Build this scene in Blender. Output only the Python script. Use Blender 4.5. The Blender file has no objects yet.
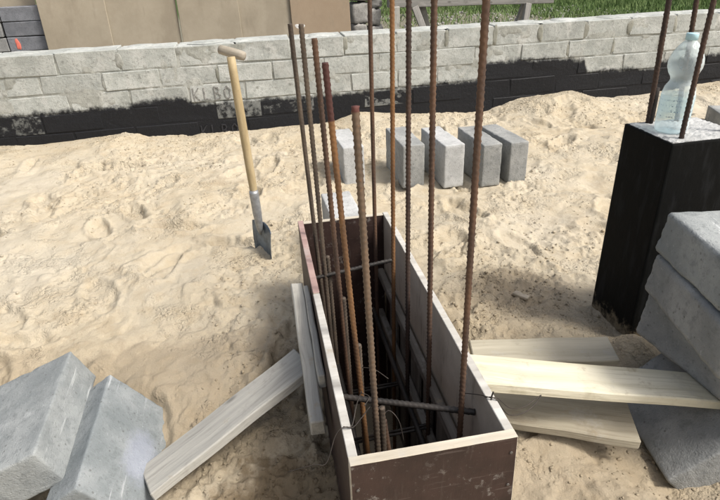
import bpy, bmesh, math, random
import numpy as np
from mathutils import Vector, Matrix

random.seed(7)
RNG = np.random.default_rng(11)
S = bpy.context.scene
COL = S.collection
R = math.radians

# ---------------------------------------------------------------- camera
camd = bpy.data.cameras.new('camera')
camd.sensor_width = 36.0
camd.lens = 36.0 * 560.0 / 720.0
camd.clip_start = 0.02
camd.clip_end = 3000
cam = bpy.data.objects.new('camera', camd)
COL.objects.link(cam)
M = Matrix(((0.98229895, 0.11761451, -0.14579298), (-0.18358181, 0.44974507, -0.87408643), (-0.03723557, 0.88537913, 0.46337599))).to_4x4()
M.translation = (0, 0, 1.10)
cam.matrix_world = M
S.camera = cam

# ---------------------------------------------------------------- light
SUN_EL, SUN_AZ = R(53), math.atan2(0.82, -0.57)          # azimuth from +Y, clockwise
wd = bpy.data.worlds.new('World')
S.world = wd
wd.use_nodes = True
nt = wd.node_tree
bg = nt.nodes['Background']
sky = nt.nodes.new('ShaderNodeTexSky')
sky.sky_type = 'NISHITA'
sky.sun_disc = False
sky.sun_elevation = SUN_EL
sky.sun_rotation = SUN_AZ
sky.air_density = 1.0
sky.dust_density = 7.0
sky.ozone_density = 0.3
hs = nt.nodes.new('ShaderNodeHueSaturation')          # hazy sky: whiter than clear air
hs.inputs['Saturation'].default_value = 0.6
nt.links.new(sky.outputs[0], hs.inputs['Color'])
nt.links.new(hs.outputs[0], bg.inputs[0])
bg.inputs[1].default_value = 0.15
sl = bpy.data.lights.new('sun', 'SUN')
sl.energy = 2.75
sl.angle = R(14)
sl.color = (1.0, 0.95, 0.87)
sun = bpy.data.objects.new('sun', sl)
COL.objects.link(sun)
sd = Vector((math.sin(SUN_AZ) * math.cos(SUN_EL), math.cos(SUN_AZ) * math.cos(SUN_EL), math.sin(SUN_EL)))
sun.rotation_euler = sd.to_track_quat('Z', 'Y').to_euler()
sun.location = sd * 20
vs = S.view_settings
vs.view_transform = 'Standard'
vs.look = 'None'
vs.exposure = 0.16
vs.gamma = 1.0
vs.use_curve_mapping = False

# ---------------------------------------------------------------- helpers
def link(o, parent=None):
    COL.objects.link(o)
    if parent is not None:
        o.parent = parent
    return o

def mesh_from(name, verts, faces, smooth=False):
    me = bpy.data.meshes.new(name)
    me.from_pydata([tuple(v) for v in verts], [], faces)
    me.update()
    if smooth:
        me.polygons.foreach_set('use_smooth', [True] * len(me.polygons))
    return me

def obj(name, me, mat=None, parent=None, mw=None):
    o = bpy.data.objects.new(name, me)
    link(o, parent)
    if mat is not None and len(me.materials) == 0:
        me.materials.append(mat)
    if mw is not None:
        o.matrix_basis = mw
    return o

def empty(name, loc=(0, 0, 0)):
    o = bpy.data.objects.new(name, None)
    o.empty_display_size = 0.05
    o.location = loc
    return link(o)

def tag(o, label=None, cat=None, group=None, kind=None):
    if label: o['label'] = label
    if cat: o['category'] = cat
    if group: o['group'] = group
    if kind: o['kind'] = kind
    return o

def frame(origin, x, z):
    x = Vector(x).normalized()
    z = Vector(z)
    y = z.cross(x).normalized()
    z = x.cross(y).normalized()
    m = Matrix((x, y, z)).transposed().to_4x4()
    m.translation = origin
    return m

def box_mesh(name, sx, sy, sz, bev=0.003, seg=1, jit=0.0, taper=0.0, cuts=0, bow=0.0, center=True, rnd=None):
    """beveled box, centred in x and y, z centred too if center; length along X"""
    rnd = rnd or random
    bm = bmesh.new()
    bmesh.ops.create_cube(bm, size=1.0)
    for v in bm.verts:
        v.co.x *= sx; v.co.y *= sy; v.co.z *= sz
        if taper and v.co.z < 0:
            v.co.x += math.copysign(taper, v.co.x); v.co.y += math.copysign(taper, v.co.y)
        if jit:
            v.co += Vector((rnd.uniform(-jit, jit), rnd.uniform(-jit, jit), rnd.uniform(-jit, jit)))
    if cuts:
        el = [e for e in bm.edges if abs(e.verts[0].co.x - e.verts[1].co.x) > sx * 0.5]
        bmesh.ops.subdivide_edges(bm, edges=el, cuts=cuts)
    if bev > 0:
        ed = [e for e in bm.edges if e.calc_face_angle(0) > 0.5]
        bmesh.ops.bevel(bm, geom=ed, offset=bev, segments=seg, profile=0.6, affect='EDGES')
    if bow or jit:
        for v in bm.verts:
            t = v.co.x / (sx * 0.5)
            v.co.z += bow * (1 - t * t)
            if cuts:
                v.co.y += jit * 0.5 * math.sin(t * 7.0) ; v.co.z += jit * 0.3 * math.sin(t * 5.0 + 1)
    if not center:
        for v in bm.verts: v.co.z += sz * 0.5
    me = bpy.data.meshes.new(name)
    bm.to_mesh(me); bm.free()
    return me

def rough_box(name, sx, sy, sz, amp=0.0022, seed=0, div=15, bev=0.005):
    """concrete block with worn, chipped edges (for blocks near the camera)"""
    rnd = random.Random(seed)
    bm = bmesh.new()
    bmesh.ops.create_cube(bm, size=1.0)
    for v in bm.verts:
        v.co.x *= sx; v.co.y *= sy; v.co.z *= sz
    bmesh.ops.bevel(bm, geom=list(bm.edges), offset=bev, segments=2, profile=0.5, affect='EDGES')
    for n in range(2):
        ed = [e for e in bm.edges if e.calc_length() > 0.05]
        if ed: bmesh.ops.subdivide_edges(bm, edges=ed, cuts=div if n == 0 else 1, use_grid_fill=True)
    bmesh.ops.triangulate(bm, faces=[f for f in bm.faces if len(f.verts) > 4])
    from mathutils import noise
    off = Vector((seed * 3.1, seed * 1.7, seed))
    for v in bm.verts:
        n = noise.noise(v.co * 35 + off) * 0.6 + noise.noise(v.co * 90 + off) * 0.4
        ex = sum(1 for a, s in zip(v.co, (sx, sy, sz)) if abs(a) > s * 0.5 - bev * 1.2)
        k = amp * (0.35 if ex <= 1 else 1.6)
        d = Vector(v.co).normalized()
        c = max(0.0, noise.noise(v.co * 30 + off * 2) - 0.18) if ex >= 2 else 0
        v.co += d * (n * k - c * 0.010)
    me = bpy.data.meshes.new(name)
    bm.to_mesh(me); bm.free()
    me.polygons.foreach_set('use_smooth', [True] * len(me.polygons))
    return me

def tube_mesh(name, pts, radii, seg=8, closed_ends=True, smooth=True):
    pts = [Vector(p) for p in pts]
    if not hasattr(radii, '__len__'): radii = [radii] * len(pts)
    vs_, fs = [], []
    prev = None
    for i, p in enumerate(pts):
        t = (pts[min(i + 1, len(pts) - 1)] - pts[max(i - 1, 0)]).normalized()
        a = prev if prev is not None else (Vector((0, 0, 1)) if abs(t.z) < 0.9 else Vector((1, 0, 0)))
        u = (a - t * a.dot(t)).normalized(); prev = u
        w = t.cross(u)
        for k in range(seg):
            an = 2 * math.pi * k / seg
            vs_.append(p + (u * math.cos(an) + w * math.sin(an)) * radii[i])
    for i in range(len(pts) - 1):
        for k in range(seg):
            fs.append((i * seg + k, i * seg + (k + 1) % seg, (i + 1) * seg + (k + 1) % seg, (i + 1) * seg + k))
    if closed_ends:
        fs.append(tuple(range(seg - 1, -1, -1)))
        fs.append(tuple((len(pts) - 1) * seg + k for k in range(seg)))
    return mesh_from(name, vs_, fs, smooth)

def lathe_mesh(name, prof, seg=32, flute=None):
    vs_, fs = [], []
    for r, z in prof:
        for k in range(seg):
            a = 2 * math.pi * k / seg
            rr = r * (1 + (flute(a, z) if flute else 0))
            vs_.append((rr * math.cos(a), rr * math.sin(a), z))
    for i in range(len(prof) - 1):
        for k in range(seg):
            fs.append((i * seg + k, i * seg + (k + 1) % seg, (i + 1) * seg + (k + 1) % seg, (i + 1) * seg + k))
    fs.append(tuple(range(seg - 1, -1, -1)))
    fs.append(tuple((len(prof) - 1) * seg + k for k in range(seg)))
    return mesh_from(name, vs_, fs, True)

# ---------------------------------------------------------------- node helpers
class NT:
    def __init__(self, name, rough=0.85, spec=0.3):
        self.m = bpy.data.materials.new(name)
        self.m.use_nodes = True
        self.t = self.m.node_tree
        self.b = self.t.nodes['Principled BSDF']
        self.b.inputs['Roughness'].default_value = rough
        self.b.inputs['Specular IOR Level'].default_value = spec
        self._c = {}
    def n(self, typ, **kw):
        nd = self.t.nodes.new(typ)
        for k, v in kw.items(): setattr(nd, k, v)
        return nd
    def set(self, sock, v):
        if isinstance(v, bpy.types.NodeSocket): self.t.links.new(v, sock)
        elif v is not None:
            if isinstance(v, (tuple, list)) and len(v) == 3 and sock.type == 'RGBA': v = (*v, 1)
            sock.default_value = v
    def coord(self, which):
        if which not in self._c:
            if which == 'World': self._c[which] = self.n('ShaderNodeNewGeometry').outputs['Position']
            else: self._c[which] = self.n('ShaderNodeTexCoord').outputs[which]
        return self._c[which]
    def map(self, vec, scale=(1, 1, 1), loc=(0, 0, 0), rot=(0, 0, 0)):
        m = self.n('ShaderNodeMapping')
        self.set(m.inputs['Vector'], vec)
        m.inputs['Scale'].default_value = scale; m.inputs['Location'].default_value = loc; m.inputs['Rotation'].default_value = rot
        return m.outputs[0]
    def noise(self, vec, scale, detail=4, rough=0.55, dist=0.0):
        m = self.n('ShaderNodeTexNoise')
        self.set(m.inputs['Vector'], vec)
        m.inputs['Scale'].default_value = scale; m.inputs['Detail'].default_value = detail
        m.inputs['Roughness'].default_value = rough; m.inputs['Distortion'].default_value = dist
        return m.outputs['Fac']
    def voro(self, vec, scale, feature='F1'):
        m = self.n('ShaderNodeTexVoronoi', feature=feature)
        self.set(m.inputs['Vector'], vec); m.inputs['Scale'].default_value = scale
        return m.outputs['Distance']
    def math(self, op, a, b=None, c=None, clamp=False):
        m = self.n('ShaderNodeMath', operation=op, use_clamp=clamp)
        self.set(m.inputs[0], a)
        if b is not None: self.set(m.inputs[1], b)
        if c is not None: self.set(m.inputs[2], c)
        return m.outputs[0]
    def sstep(self, v, a, b, lo=0.0, hi=1.0):
        m = self.n('ShaderNodeMapRange', interpolation_type='SMOOTHSTEP')
        self.set(m.inputs['Value'], v)
        m.inputs['From Min'].default_value = a; m.inputs['From Max'].default_value = b
        m.inputs['To Min'].default_value = lo; m.inputs['To Max'].default_value = hi
        return m.outputs[0]
    def mix(self, f, a, b, mode='MIX'):
        m = self.n('ShaderNodeMix', data_type='RGBA', blend_type=mode)
        self.set(m.inputs[0], f); self.set(m.inputs[6], a); self.set(m.inputs[7], b)
        return m.outputs[2]
    def mixf(self, f, a, b):
        m = self.n('ShaderNodeMix', data_type='FLOAT')
        self.set(m.inputs[0], f); self.set(m.inputs[2], a); self.set(m.inputs[3], b)
        return m.outputs[0]
    def sep(self, v):
        m = self.n('ShaderNodeSeparateXYZ'); self.set(m.inputs[0], v); return m.outputs
    def rand(self):
        return self.n('ShaderNodeObjectInfo').outputs['Random']
    def attr(self, name):
        return self.n('ShaderNodeAttribute', attribute_type='OBJECT', attribute_name=name).outputs['Fac']
    def scalecol(self, col, f):
        m = self.n('ShaderNodeVectorMath', operation='SCALE')
        self.set(m.inputs[0], col); self.set(m.inputs['Scale'], f)
        return m.outputs[0]
    def bump(self, h, strength=0.5, dist=0.01, prev=None):
        m = self.n('ShaderNodeBump')
        m.inputs['Strength'].default_value = strength; m.inputs['Distance'].default_value = dist
        self.set(m.inputs['Height'], h)
        if prev is not None: self.set(m.inputs['Normal'], prev)
        return m.outputs[0]
    def done(self, col, normal=None, rough=None, metallic=None):
        self.set(self.b.inputs['Base Color'], col)
        if normal is not None: self.set(self.b.inputs['Normal'], normal)
        if rough is not None: self.set(self.b.inputs['Roughness'], rough)
        if metallic is not None: self.set(self.b.inputs['Metallic'], metallic)
        return self.m

# ---------------------------------------------------------------- numpy value noise
def _hash(ix, iy, seed):
    h = (ix.astype(np.int64) * 374761393 + iy.astype(np.int64) * 668265263 + seed * 1274126177) & 0xffffffff
    h = ((h ^ (h >> 13)) * 1274126177) & 0xffffffff
    return ((h ^ (h >> 16)) & 0xffff) / 65535.0
def vnoise(x, y, seed=0):
    ix = np.floor(x); iy = np.floor(y)
    fx = x - ix; fy = y - iy
    ux = fx * fx * fx * (fx * (fx * 6 - 15) + 10); uy = fy * fy * fy * (fy * (fy * 6 - 15) + 10)
    a = _hash(ix, iy, seed); b = _hash(ix + 1, iy, seed); c = _hash(ix, iy + 1, seed); d = _hash(ix + 1, iy + 1, seed)
    return (a + (b - a) * ux + (c - a) * uy + (a - b - c + d) * ux * uy) * 2 - 1
def rot(x, y, a):
    return x * math.cos(a) - y * math.sin(a), x * math.sin(a) + y * math.cos(a)
def sst(a, b, x):
    t = np.clip((x - a) / (b - a), 0, 1)
    return t * t * (3 - 2 * t)

# ---------------------------------------------------------------- layout constants (metres)
FX0, FX1, FY0, FY1, FZ = 0.082, 0.400, 0.700, 1.775, 0.300      # formwork box, outside
WALL_Y, WALL_TOP = 4.15, 0.615

WX = [-2.6, -1.77, -1.52, -1.29, -1.12, -0.98, -0.79, -0.52, -0.23, 0.27, 0.54, 0.73, 1.11, 1.59, 1.75, 1.99, 2.16, 2.45, 2.68, 3.03, 3.74, 5]
WZ = [.04, .045, .022, .036, .049, .058, .019, .002, .006, .013, .013, .064, .018, -.007, -.004, .077, .08, .096, .024, .021, .072, .06]

FOOT = []
_r = random.Random(5)
for i in range(130):
    FOOT.append((_r.uniform(-1.9, 4.2), _r.uniform(1.15, 3.95), _r.uniform(0, 3.14), _r.uniform(.014, .036), _r.uniform(.8, 1.2)))

def sand_h(x, y):
    h = 0.020 * vnoise(x * 1.6 + 3, y * 1.6, 1)
    xr, yr = rot(x, y, 0.6)
    h += 0.013 * vnoise(xr * 4.3, yr * 4.3, 2)
    wx = x + 0.04 * vnoise(x * 6, y * 6, 21); wy = y + 0.04 * vnoise(x * 6 + 9, y * 6, 22)
    h += 0.0085 * vnoise(wx * 10, wy * 10, 3)
    rough = sst(-0.12, 0.22, vnoise(x * 2.2 + 7, y * 2.2, 4) + 0.6 * vnoise(x * 6, y * 6 + 4, 14) + .25 * vnoise(x * 17, y * 17, 15))
    pit = np.exp(-(((x + 0.12) / .36) ** 2 + ((y - 0.98) / .36) ** 2) ** 1.5)
    pitr = np.exp(-(((x - 0.65) / .35) ** 2 + ((y - 0.72) / .25) ** 2) ** 2)
    damp = np.exp(-(((x - 0.84) / .20) ** 2 + ((y - 1.60) / .18) ** 2) ** 1.5)
    rough = np.clip(rough + pit + 0.7 * damp + .4 * pitr, 0, 1.3)
    # little scarps: trodden, broken crust
    w2x = x + .05 * vnoise(x * 9, y * 9, 61); w2y = y + .05 * vnoise(x * 9 + 5, y * 9, 62)
    h += 0.0075 * (sst(-.10, .12, vnoise(w2x * 6.5, w2y * 8, 63)) - .5) * (.5 + .5 * vnoise(x * 1.7, y * 1.7, 64))
    h += 0.0060 * (sst(-.12, .12, vnoise(w2x * 15, w2y * 17, 65)) - .5) * np.clip(.25 + .9 * vnoise(x * 2.9, y * 2.9, 66), 0, 1)
    h += 0.0040 * (sst(-.15, .15, vnoise(w2x * 34, w2y * 36, 67)) - .5) * np.clip(.15 + 1.1 * vnoise(x * 3.7 + 2, y * 3.7, 68), 0, 1)
    xr, yr = rot(wx, wy, 1.1)
    h += (0.0018 + 0.0075 * rough) * vnoise(xr * 26, yr * 26, 5)
    xr, yr = rot(x, y, 2.0)
    n1 = 1 - np.abs(vnoise(xr * 48, yr * 48, 6))
    h += (0.0007 + 0.0070 * rough) * (n1 - 0.5)
    xr, yr = rot(x, y, 0.3)
    h += (0.0006 + 0.0045 * rough) * vnoise(xr * 95, yr * 95, 7)
    # foot prints
    for fx, fy, a, d, s in FOOT:
        dx, dy = rot(x - fx, y - fy, a)
        m = (np.abs(dx) < .3) & (np.abs(dy) < .25)
        if not m.any(): continue
        q = np.sqrt((dx[m] / (.125 * s)) ** 2 + (dy[m] / (.052 * s)) ** 2) + 0.30 * vnoise(x[m] * 16, y[m] * 16, 31) + .12 * vnoise(x[m] * 45, y[m] * 45, 32)
        h[m] += 0.9 * d * (-1.0 * (1 - sst(0.72, 1.05, q)) + 0.42 * np.exp(-((q - 1.28) / .22) ** 2))
    # towards the wall
    wz = np.interp(x, WX, WZ)
    k = sst(3.45, 4.05, y)
    h = h * (1 - 0.45 * k) + wz * k
    # lower dug areas
    h -= 0.115 * pit + 0.05 * pitr + 0.012 * damp
    h -= 0.10 * np.exp(-(((x + 0.72) / .30) ** 2 + ((y - 1.22) / .30) ** 2) ** 2)
    h -= 0.075 * np.exp(-(((x - 0.98) / .24) ** 2 + ((y - 0.92) / .25) ** 2) ** 2)
    # heap at the column foot
    h += 0.05 * np.exp(-(((x - 1.05) / .06) ** 2 + ((y - 1.235) / .05) ** 2))
    h += 0.03 * np.exp(-(((x - 2.2) / .18) ** 2 + ((y - 3.98) / .10) ** 2))
    return h

def sand_at(x, y):
    return float(sand_h(np.array([float(x)]), np.array([float(y)]))[0])

# ---------------------------------------------------------------- materials
def mat_sand():
    g = NT('sand', 0.95, 0.15)
    P = g.coord('World')
    X, Y, Z = g.sep(P)
    n1 = g.noise(P, 2.2, 5, .6); n2 = g.noise(P, 14, 5, .65); n3 = g.noise(P, 260, 3, .7)
    n5 = g.noise(P, 900, 2, .6)
    c = g.mix(g.sstep(n1, .35, .68), (.462, .415, .325), (.472, .410, .302))
    c = g.mix(g.sstep(n2, .40, .75, 0, .55), c, (.395, .322, .215))
    c = g.mix(g.sstep(n3, .56, .76, 0, .45), c, (.29, .225, .14))
    c = g.mix(g.sstep(n5, .58, .72, 0, .55), c, (.22, .17, .11))
    c = g.mix(g.sstep(g.noise(P, 1.1, 4, .6), .50, .64, 0, .55), c, (.500, .465, .390))
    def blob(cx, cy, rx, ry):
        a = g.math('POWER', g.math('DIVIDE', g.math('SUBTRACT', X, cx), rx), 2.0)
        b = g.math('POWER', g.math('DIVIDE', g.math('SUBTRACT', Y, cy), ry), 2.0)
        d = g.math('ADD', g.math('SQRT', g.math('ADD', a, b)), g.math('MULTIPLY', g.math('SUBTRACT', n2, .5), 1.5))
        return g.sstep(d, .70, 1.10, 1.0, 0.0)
    damp_shade = g.math('MAXIMUM', blob(-.02, .86, .30, .30), g.math('MULTIPLY', g.math('MAXIMUM', blob(.85, 1.60, .24, .20), g.math('MULTIPLY', blob(.80, 1.45, .45, .32), .7)), .45))  # damp dug sand, with formwork shade over the left pit painted in
    damp_shade = g.math('MAXIMUM', damp_shade, g.math('MULTIPLY', blob(.72, .78, .42, .32), .50))  # lower right: damp sand plus plank shade put into the colour
    damp_shade = g.math('MAXIMUM', damp_shade, g.math('MULTIPLY', blob(-.35, 1.34, .60, .32), .50))
    damp_shade = g.math('MAXIMUM', damp_shade, g.math('MULTIPLY', blob(-1.2, 1.42, .75, .30), .45))
    damp_shade = g.math('MAXIMUM', damp_shade, g.math('MULTIPLY', g.sstep(n1, .50, .70), g.sstep(n2, .42, .60, 0, .34)))
    c = g.mix(damp_shade, c, g.mix(n2, (.175, .135, .085), (.28, .22, .145)))
    h = g.math('ADD', g.math('MULTIPLY', n3, .8), g.math('MULTIPLY', n5, .5))
    rmask = g.sstep(g.math('ADD', g.noise(P, 3.2, 4, .6), g.math('MULTIPLY', g.noise(P, 19, 3, .6), .35)), .66, .84)
    wv = g.n('ShaderNodeVectorMath', operation='ADD')
    nv = g.n('ShaderNodeTexNoise'); nv.inputs['Scale'].default_value = 60; nv.inputs['Detail'].default_value = 3
    g.set(nv.inputs['Vector'], P)
    g.set(wv.inputs[0], P); g.set(wv.inputs[1], g.scalecol(nv.outputs['Color'], .012))
    cr = g.math('SUBTRACT', 1.0, g.voro(wv.outputs[0], 62)); cr2 = g.math('SUBTRACT', 1.0, g.voro(wv.outputs[0], 150))
    nb = g.bump(g.math('MULTIPLY', cr, g.mixf(rmask, .04, .8)), .8, .011)
    nb = g.bump(g.math('MULTIPLY', cr2, g.mixf(rmask, .10, .8)), .8, .006, nb)
    nb = g.bump(g.noise(P, 30, 5, .65), .45, .012, nb)
    nb = g.bump(h, .6, .0035, nb)
    return g.done(c, nb, .96)

def concrete(name, lo, hi, spot=(.2, .2, .19), bump=.5, coord='Object', sc=1.0, tint=None, rough=.88, streak=None):
    g = NT(name, rough, .25)
    P = g.coord(coord)
    rv = g.rand()
    off = g.n('ShaderNodeVectorMath', operation='ADD')
    g.set(off.inputs[0], P); 
    cb = g.n('ShaderNodeCombineXYZ'); g.set(cb.inputs[0], g.math('MULTIPLY', rv, 7.0)); g.set(cb.inputs[1], g.math('MULTIPLY', rv, 13.0))
    g.set(off.inputs[1], cb.outputs[0])
    P = off.outputs[0]
    n1 = g.noise(P, 7 * sc, 5, .62); n2 = g.noise(P, 45 * sc, 5, .7); n3 = g.noise(P, 220 * sc, 3, .6)
    c = g.mix(g.sstep(n1, .32, .68), lo, hi)
    c = g.mix(g.sstep(n2, .50, .68, 0, .65), c, tuple(v * .8 for v in lo))
    c = g.mix(g.sstep(n3, .60, .72, 0, .55), c, spot)
    c = g.mix(g.sstep(g.voro(P, 38 * sc), .05, .16, .75, 0), c, spot)
    c = g.mix(g.sstep(g.noise(P, 70 * sc, 4, .7), .60, .72, 0, .5), c, tuple(min(1, v * 1.25) for v in hi))
    if streak:
        s = g.noise(g.map(P, (90, 6, 6)), 1.0, 4, .6)
        c = g.mix(g.sstep(s, .60, .72, 0, .5), c, streak)
    c = g.scalecol(c, g.math('MULTIPLY_ADD', rv, .16, .92))
    pits = g.sstep(g.voro(P, 120 * sc), .10, .30)
    nb = g.bump(n2, bump, .006)
    nb = g.bump(g.math('MULTIPLY', pits, g.sstep(n1, .3, .6)), .35, .003, nb)
    nb = g.bump(n3, .55, .0025, nb)
    return g, c, nb

def mat_concrete(*a, **k):
    g, c, nb = concrete(*a, **k)
    return g.done(c, nb)

EDGE = [(-2.2, .235), (-1.73, .235), (-1.44, .242), (-1.18, .245), (-.89, .241), (-.81, .262), (-.74, .272), (-.50, .272), (-.475, .222), (-.13, .217),
        (.3, .212), (.74, .218), (1.11, .226), (1.31, .240), (1.655, .236), (1.675, .352), (1.99, .366), (2.38, .348), (2.52, .325), (2.56, .240),
        (2.89, .233), (3.15, .223), (3.20, .275), (3.72, .302), (5.0, .31)]

def add_bitumen(g, c, nb, X, Z, P):
    """black damp-proof coat brushed on the lower courses, up to a ragged line"""
    fc = g.n('ShaderNodeFloatCurve')
    x0, x1 = EDGE[0][0], EDGE[-1][0]
    cu = fc.mapping.curves[0]
    pts = [((x - x0) / (x1 - x0), z * 2.0) for x, z in EDGE]
    while len(cu.points) < len(pts): cu.points.new(0.5, 0.5)
    for p, (a, b) in zip(cu.points, pts):
        p.location = (a, b); p.handle_type = 'VECTOR'
    fc.mapping.update()
    g.set(fc.inputs['Value'], g.math('DIVIDE', g.math('SUBTRACT', X, x0), x1 - x0))
    ez = g.math('MULTIPLY', fc.outputs[0], 0.5)
    nA = g.noise(g.map(P, (13, 13, 11)), 1.0, 5, .65)
    nB = g.noise(P, 42, 5, .75)
    d = g.math('SUBTRACT', ez, Z)
    d = g.math('ADD', d, g.math('MULTIPLY', g.math('SUBTRACT', nA, .5), .085))
    d = g.math('ADD', d, g.math('MULTIPLY', g.math('SUBTRACT', nB, .5), .060))
    m = g.sstep(d, -.022, .020)
    thin = g.attr('thin_coat')
    nC = g.noise(P, 16, 5, .75)
    miss = g.sstep(g.math('SUBTRACT', g.math('ADD', thin, -.5), g.math('SUBTRACT', nC, .5)), -.06, .10)
    m = g.math('MULTIPLY', m, g.math('SUBTRACT', 1.0, g.math('MULTIPLY', miss, .36)))
    grey = g.sstep(nB, .60, .76, 0, .25)
    bc = g.mix(grey, (.012, .013, .016), (.10, .11, .125))
    c = g.mix(m, c, bc)
    r = g.mixf(m, .9, .50)
    return c, r

def mat_wall(name, lo, hi, mortar=False):
    g, c, nb = concrete(name, lo, hi, spot=(.24, .24, .23), bump=.75, coord='World' if mortar else 'Object')
    P = g.coord('World'); X, Y, Z = g.sep(P)
    sm = g.sstep(g.noise(P, 9, 5, .7), .52, .66, 0, .55)
    c = g.mix(sm, c, (.60, .61, .59))
    st = g.noise(P, 30, 6, .8)
    c = g.mix(g.sstep(st, .54, .66, 0, .65), c, (.20, .205, .19))
    c = g.mix(g.sstep(g.noise(P, 4.5, 5, .75), .54, .66, 0, .4), c, (.27, .275, .25))
    c, r = add_bitumen(g, c, nb, X, Z, P)
    return g.done(c, nb, r)

def mat_wood(name, lo, hi, dark, grain=1.0, rough=.8, knots=True, edge=None):
    g = NT(name, rough, .25)
    P = g.coord('Object'); rv = g.rand()
    off = g.n('ShaderNodeVectorMath', operation='ADD'); g.set(off.inputs[0], P)
    cb = g.n('ShaderNodeCombineXYZ'); g.set(cb.inputs[0], g.math('MULTIPLY', rv, 9.0)); g.set(cb.inputs[1], g.math('MULTIPLY', rv, 5.0))
    g.set(off.inputs[1], cb.outputs[0]); P = off.outputs[0]
    w = g.noise(P, 5, 3, .5)
    Q = g.n('ShaderNodeVectorMath', operation='ADD')
    cc = g.n('ShaderNodeCombineXYZ'); g.set(cc.inputs[1], g.math('MULTIPLY', w, .035))
    g.set(Q.inputs[0], P); g.set(Q.inputs[1], cc.outputs[0])
    f = g.noise(g.map(Q.outputs[0], (5, 130 * grain, 130 * grain)), 1.0, 4, .6)
    f2 = g.noise(g.map(Q.outputs[0], (2, 28, 28)), 1.0, 3, .5)
    blot = g.noise(P, 11, 5, .65)
    c = g.mix(g.sstep(f2, .35, .65), lo, hi)
    c = g.mix(g.sstep(f, .50, .72, 0, .45), c, dark)
    c = g.mix(g.sstep(blot, .56, .72, 0, .50), c, dark)
    if knots:
        k = g.voro(g.map(P, (5, 11, 11)), 1.0)
        c = g.mix(g.sstep(k, .06, .14, .6, 0), c, g.scalecol(dark, .5))
    c = g.mix(g.sstep(g.noise(P, 6.5, 6, .75), .55, .66, 0, .38), c, (.42, .41, .38))
    c = g.mix(g.sstep(g.noise(P, 17, 5, .7), .60, .70, 0, .45), c, (.33, .27, .18))
    nb = g.bump(f, .5, .004)
    nb = g.bump(blot, .2, .004, nb)
    return g.done(c, nb)

def mat_film():
    """brown phenolic film on the faces of shuttering ply, scuffed and cement smeared"""
    g = NT('film_faced_ply', .55, .4)
    P = g.coord('World')
    a = g.noise(P, 9, 5, .7); b = g.noise(g.map(P, (60, 60, 8)), 1.0, 4, .6); d = g.noise(P, 140, 3, .7)
    c = g.mix(g.sstep(a, .3, .7), (.026, .0145, .012), (.045, .025, .020))
    c = g.mix(g.sstep(b, .56, .75, 0, .4), c, (.10, .08, .07))
    c = g.mix(g.sstep(d, .64, .76, 0, .4), c, (.16, .14, .13))
    sp = g.noise(P, 38, 6, .75)
    c = g.mix(g.math('MULTIPLY', g.sstep(sp, .58, .64), g.sstep(a, .45, .60, .15, .75)), c, (.20, .185, .17))
    sc = g.noise(g.map(P, (9, 9, 170), (0, 0, 0), (0, .5, 0)), 1.0, 3, .6)
    c = g.mix(g.sstep(sc, .64, .70, 0, .4), c, (.13, .105, .095))
    nb = g.bump(b, .2, .003)
    nb = g.bump(sp, .25, .003, nb)
    return g.done(c, nb, g.mixf(a, .45, .75))

def mat_inner():
    """inside faces of the shuttering: grey from old concrete"""
    g = NT('cement_greyed_ply', .85, .2)
    P = g.coord('World')
    a = g.noise(P, 8, 5, .7); d = g.noise(P, 90, 4, .7)
    c = g.mix(g.sstep(a, .3, .7), (.47, .395, .305), (.58, .50, .40))
    c = g.mix(g.sstep(d, .6, .75, 0, .4), c, (.15, .12, .10))
    c = g.mix(g.sstep(g.noise(g.map(P, (30, 30, 5)), 1.0, 5, .7), .55, .70, 0, .5), c, (.17, .13, .105))
    return g.done(c, g.bump(a, .3, .004))

def mat_rust(name, lo, hi, hl, rough=.75, tip=None, tipz=0):
    g = NT(name, rough, .35)
    P = g.coord('Object')
    rv = g.rand()
    cb = g.n('ShaderNodeCombineXYZ'); g.set(cb.inputs[2], g.math('MULTIPLY', rv, 11.0))
    ad = g.n('ShaderNodeVectorMath', operation='ADD'); g.set(ad.inputs[0], P); g.set(ad.inputs[1], cb.outputs[0])
    Q = ad.outputs[0]
    a = g.noise(g.map(Q, (40, 40, 7)), 1.0, 5, .65); b = g.noise(Q, 160, 4, .7)
    c = g.mix(g.sstep(a, .38, .64), lo, hi)
    c = g.mix(g.sstep(b, .55, .72, 0, .6), c, hl)
    if tip:
        c = g.mix(g.sstep(g.sep(P)[2], tipz - .002, tipz + .002), c, tip)
    return g.done(c, g.bump(b, .4, .001))

def mat_plain(name, col, rough=.8, var=.15, sc=20, metallic=0.0, spec=.3, bump=.2):
    g = NT(name, rough, spec)
    P = g.coord('Object')
    n = g.noise(P, sc, 5, .65); n2 = g.noise(P, sc * 7, 3, .6)
    c = g.mix(g.sstep(n, .3, .7), tuple(v * (1 - var) for v in col), tuple(min(1, v * (1 + var)) for v in col))
    c = g.mix(g.sstep(n2, .55, .75, 0, .3), c, tuple(v * .6 for v in col))
    return g.done(c, g.bump(n2, bump, .002), None, metallic)

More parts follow.
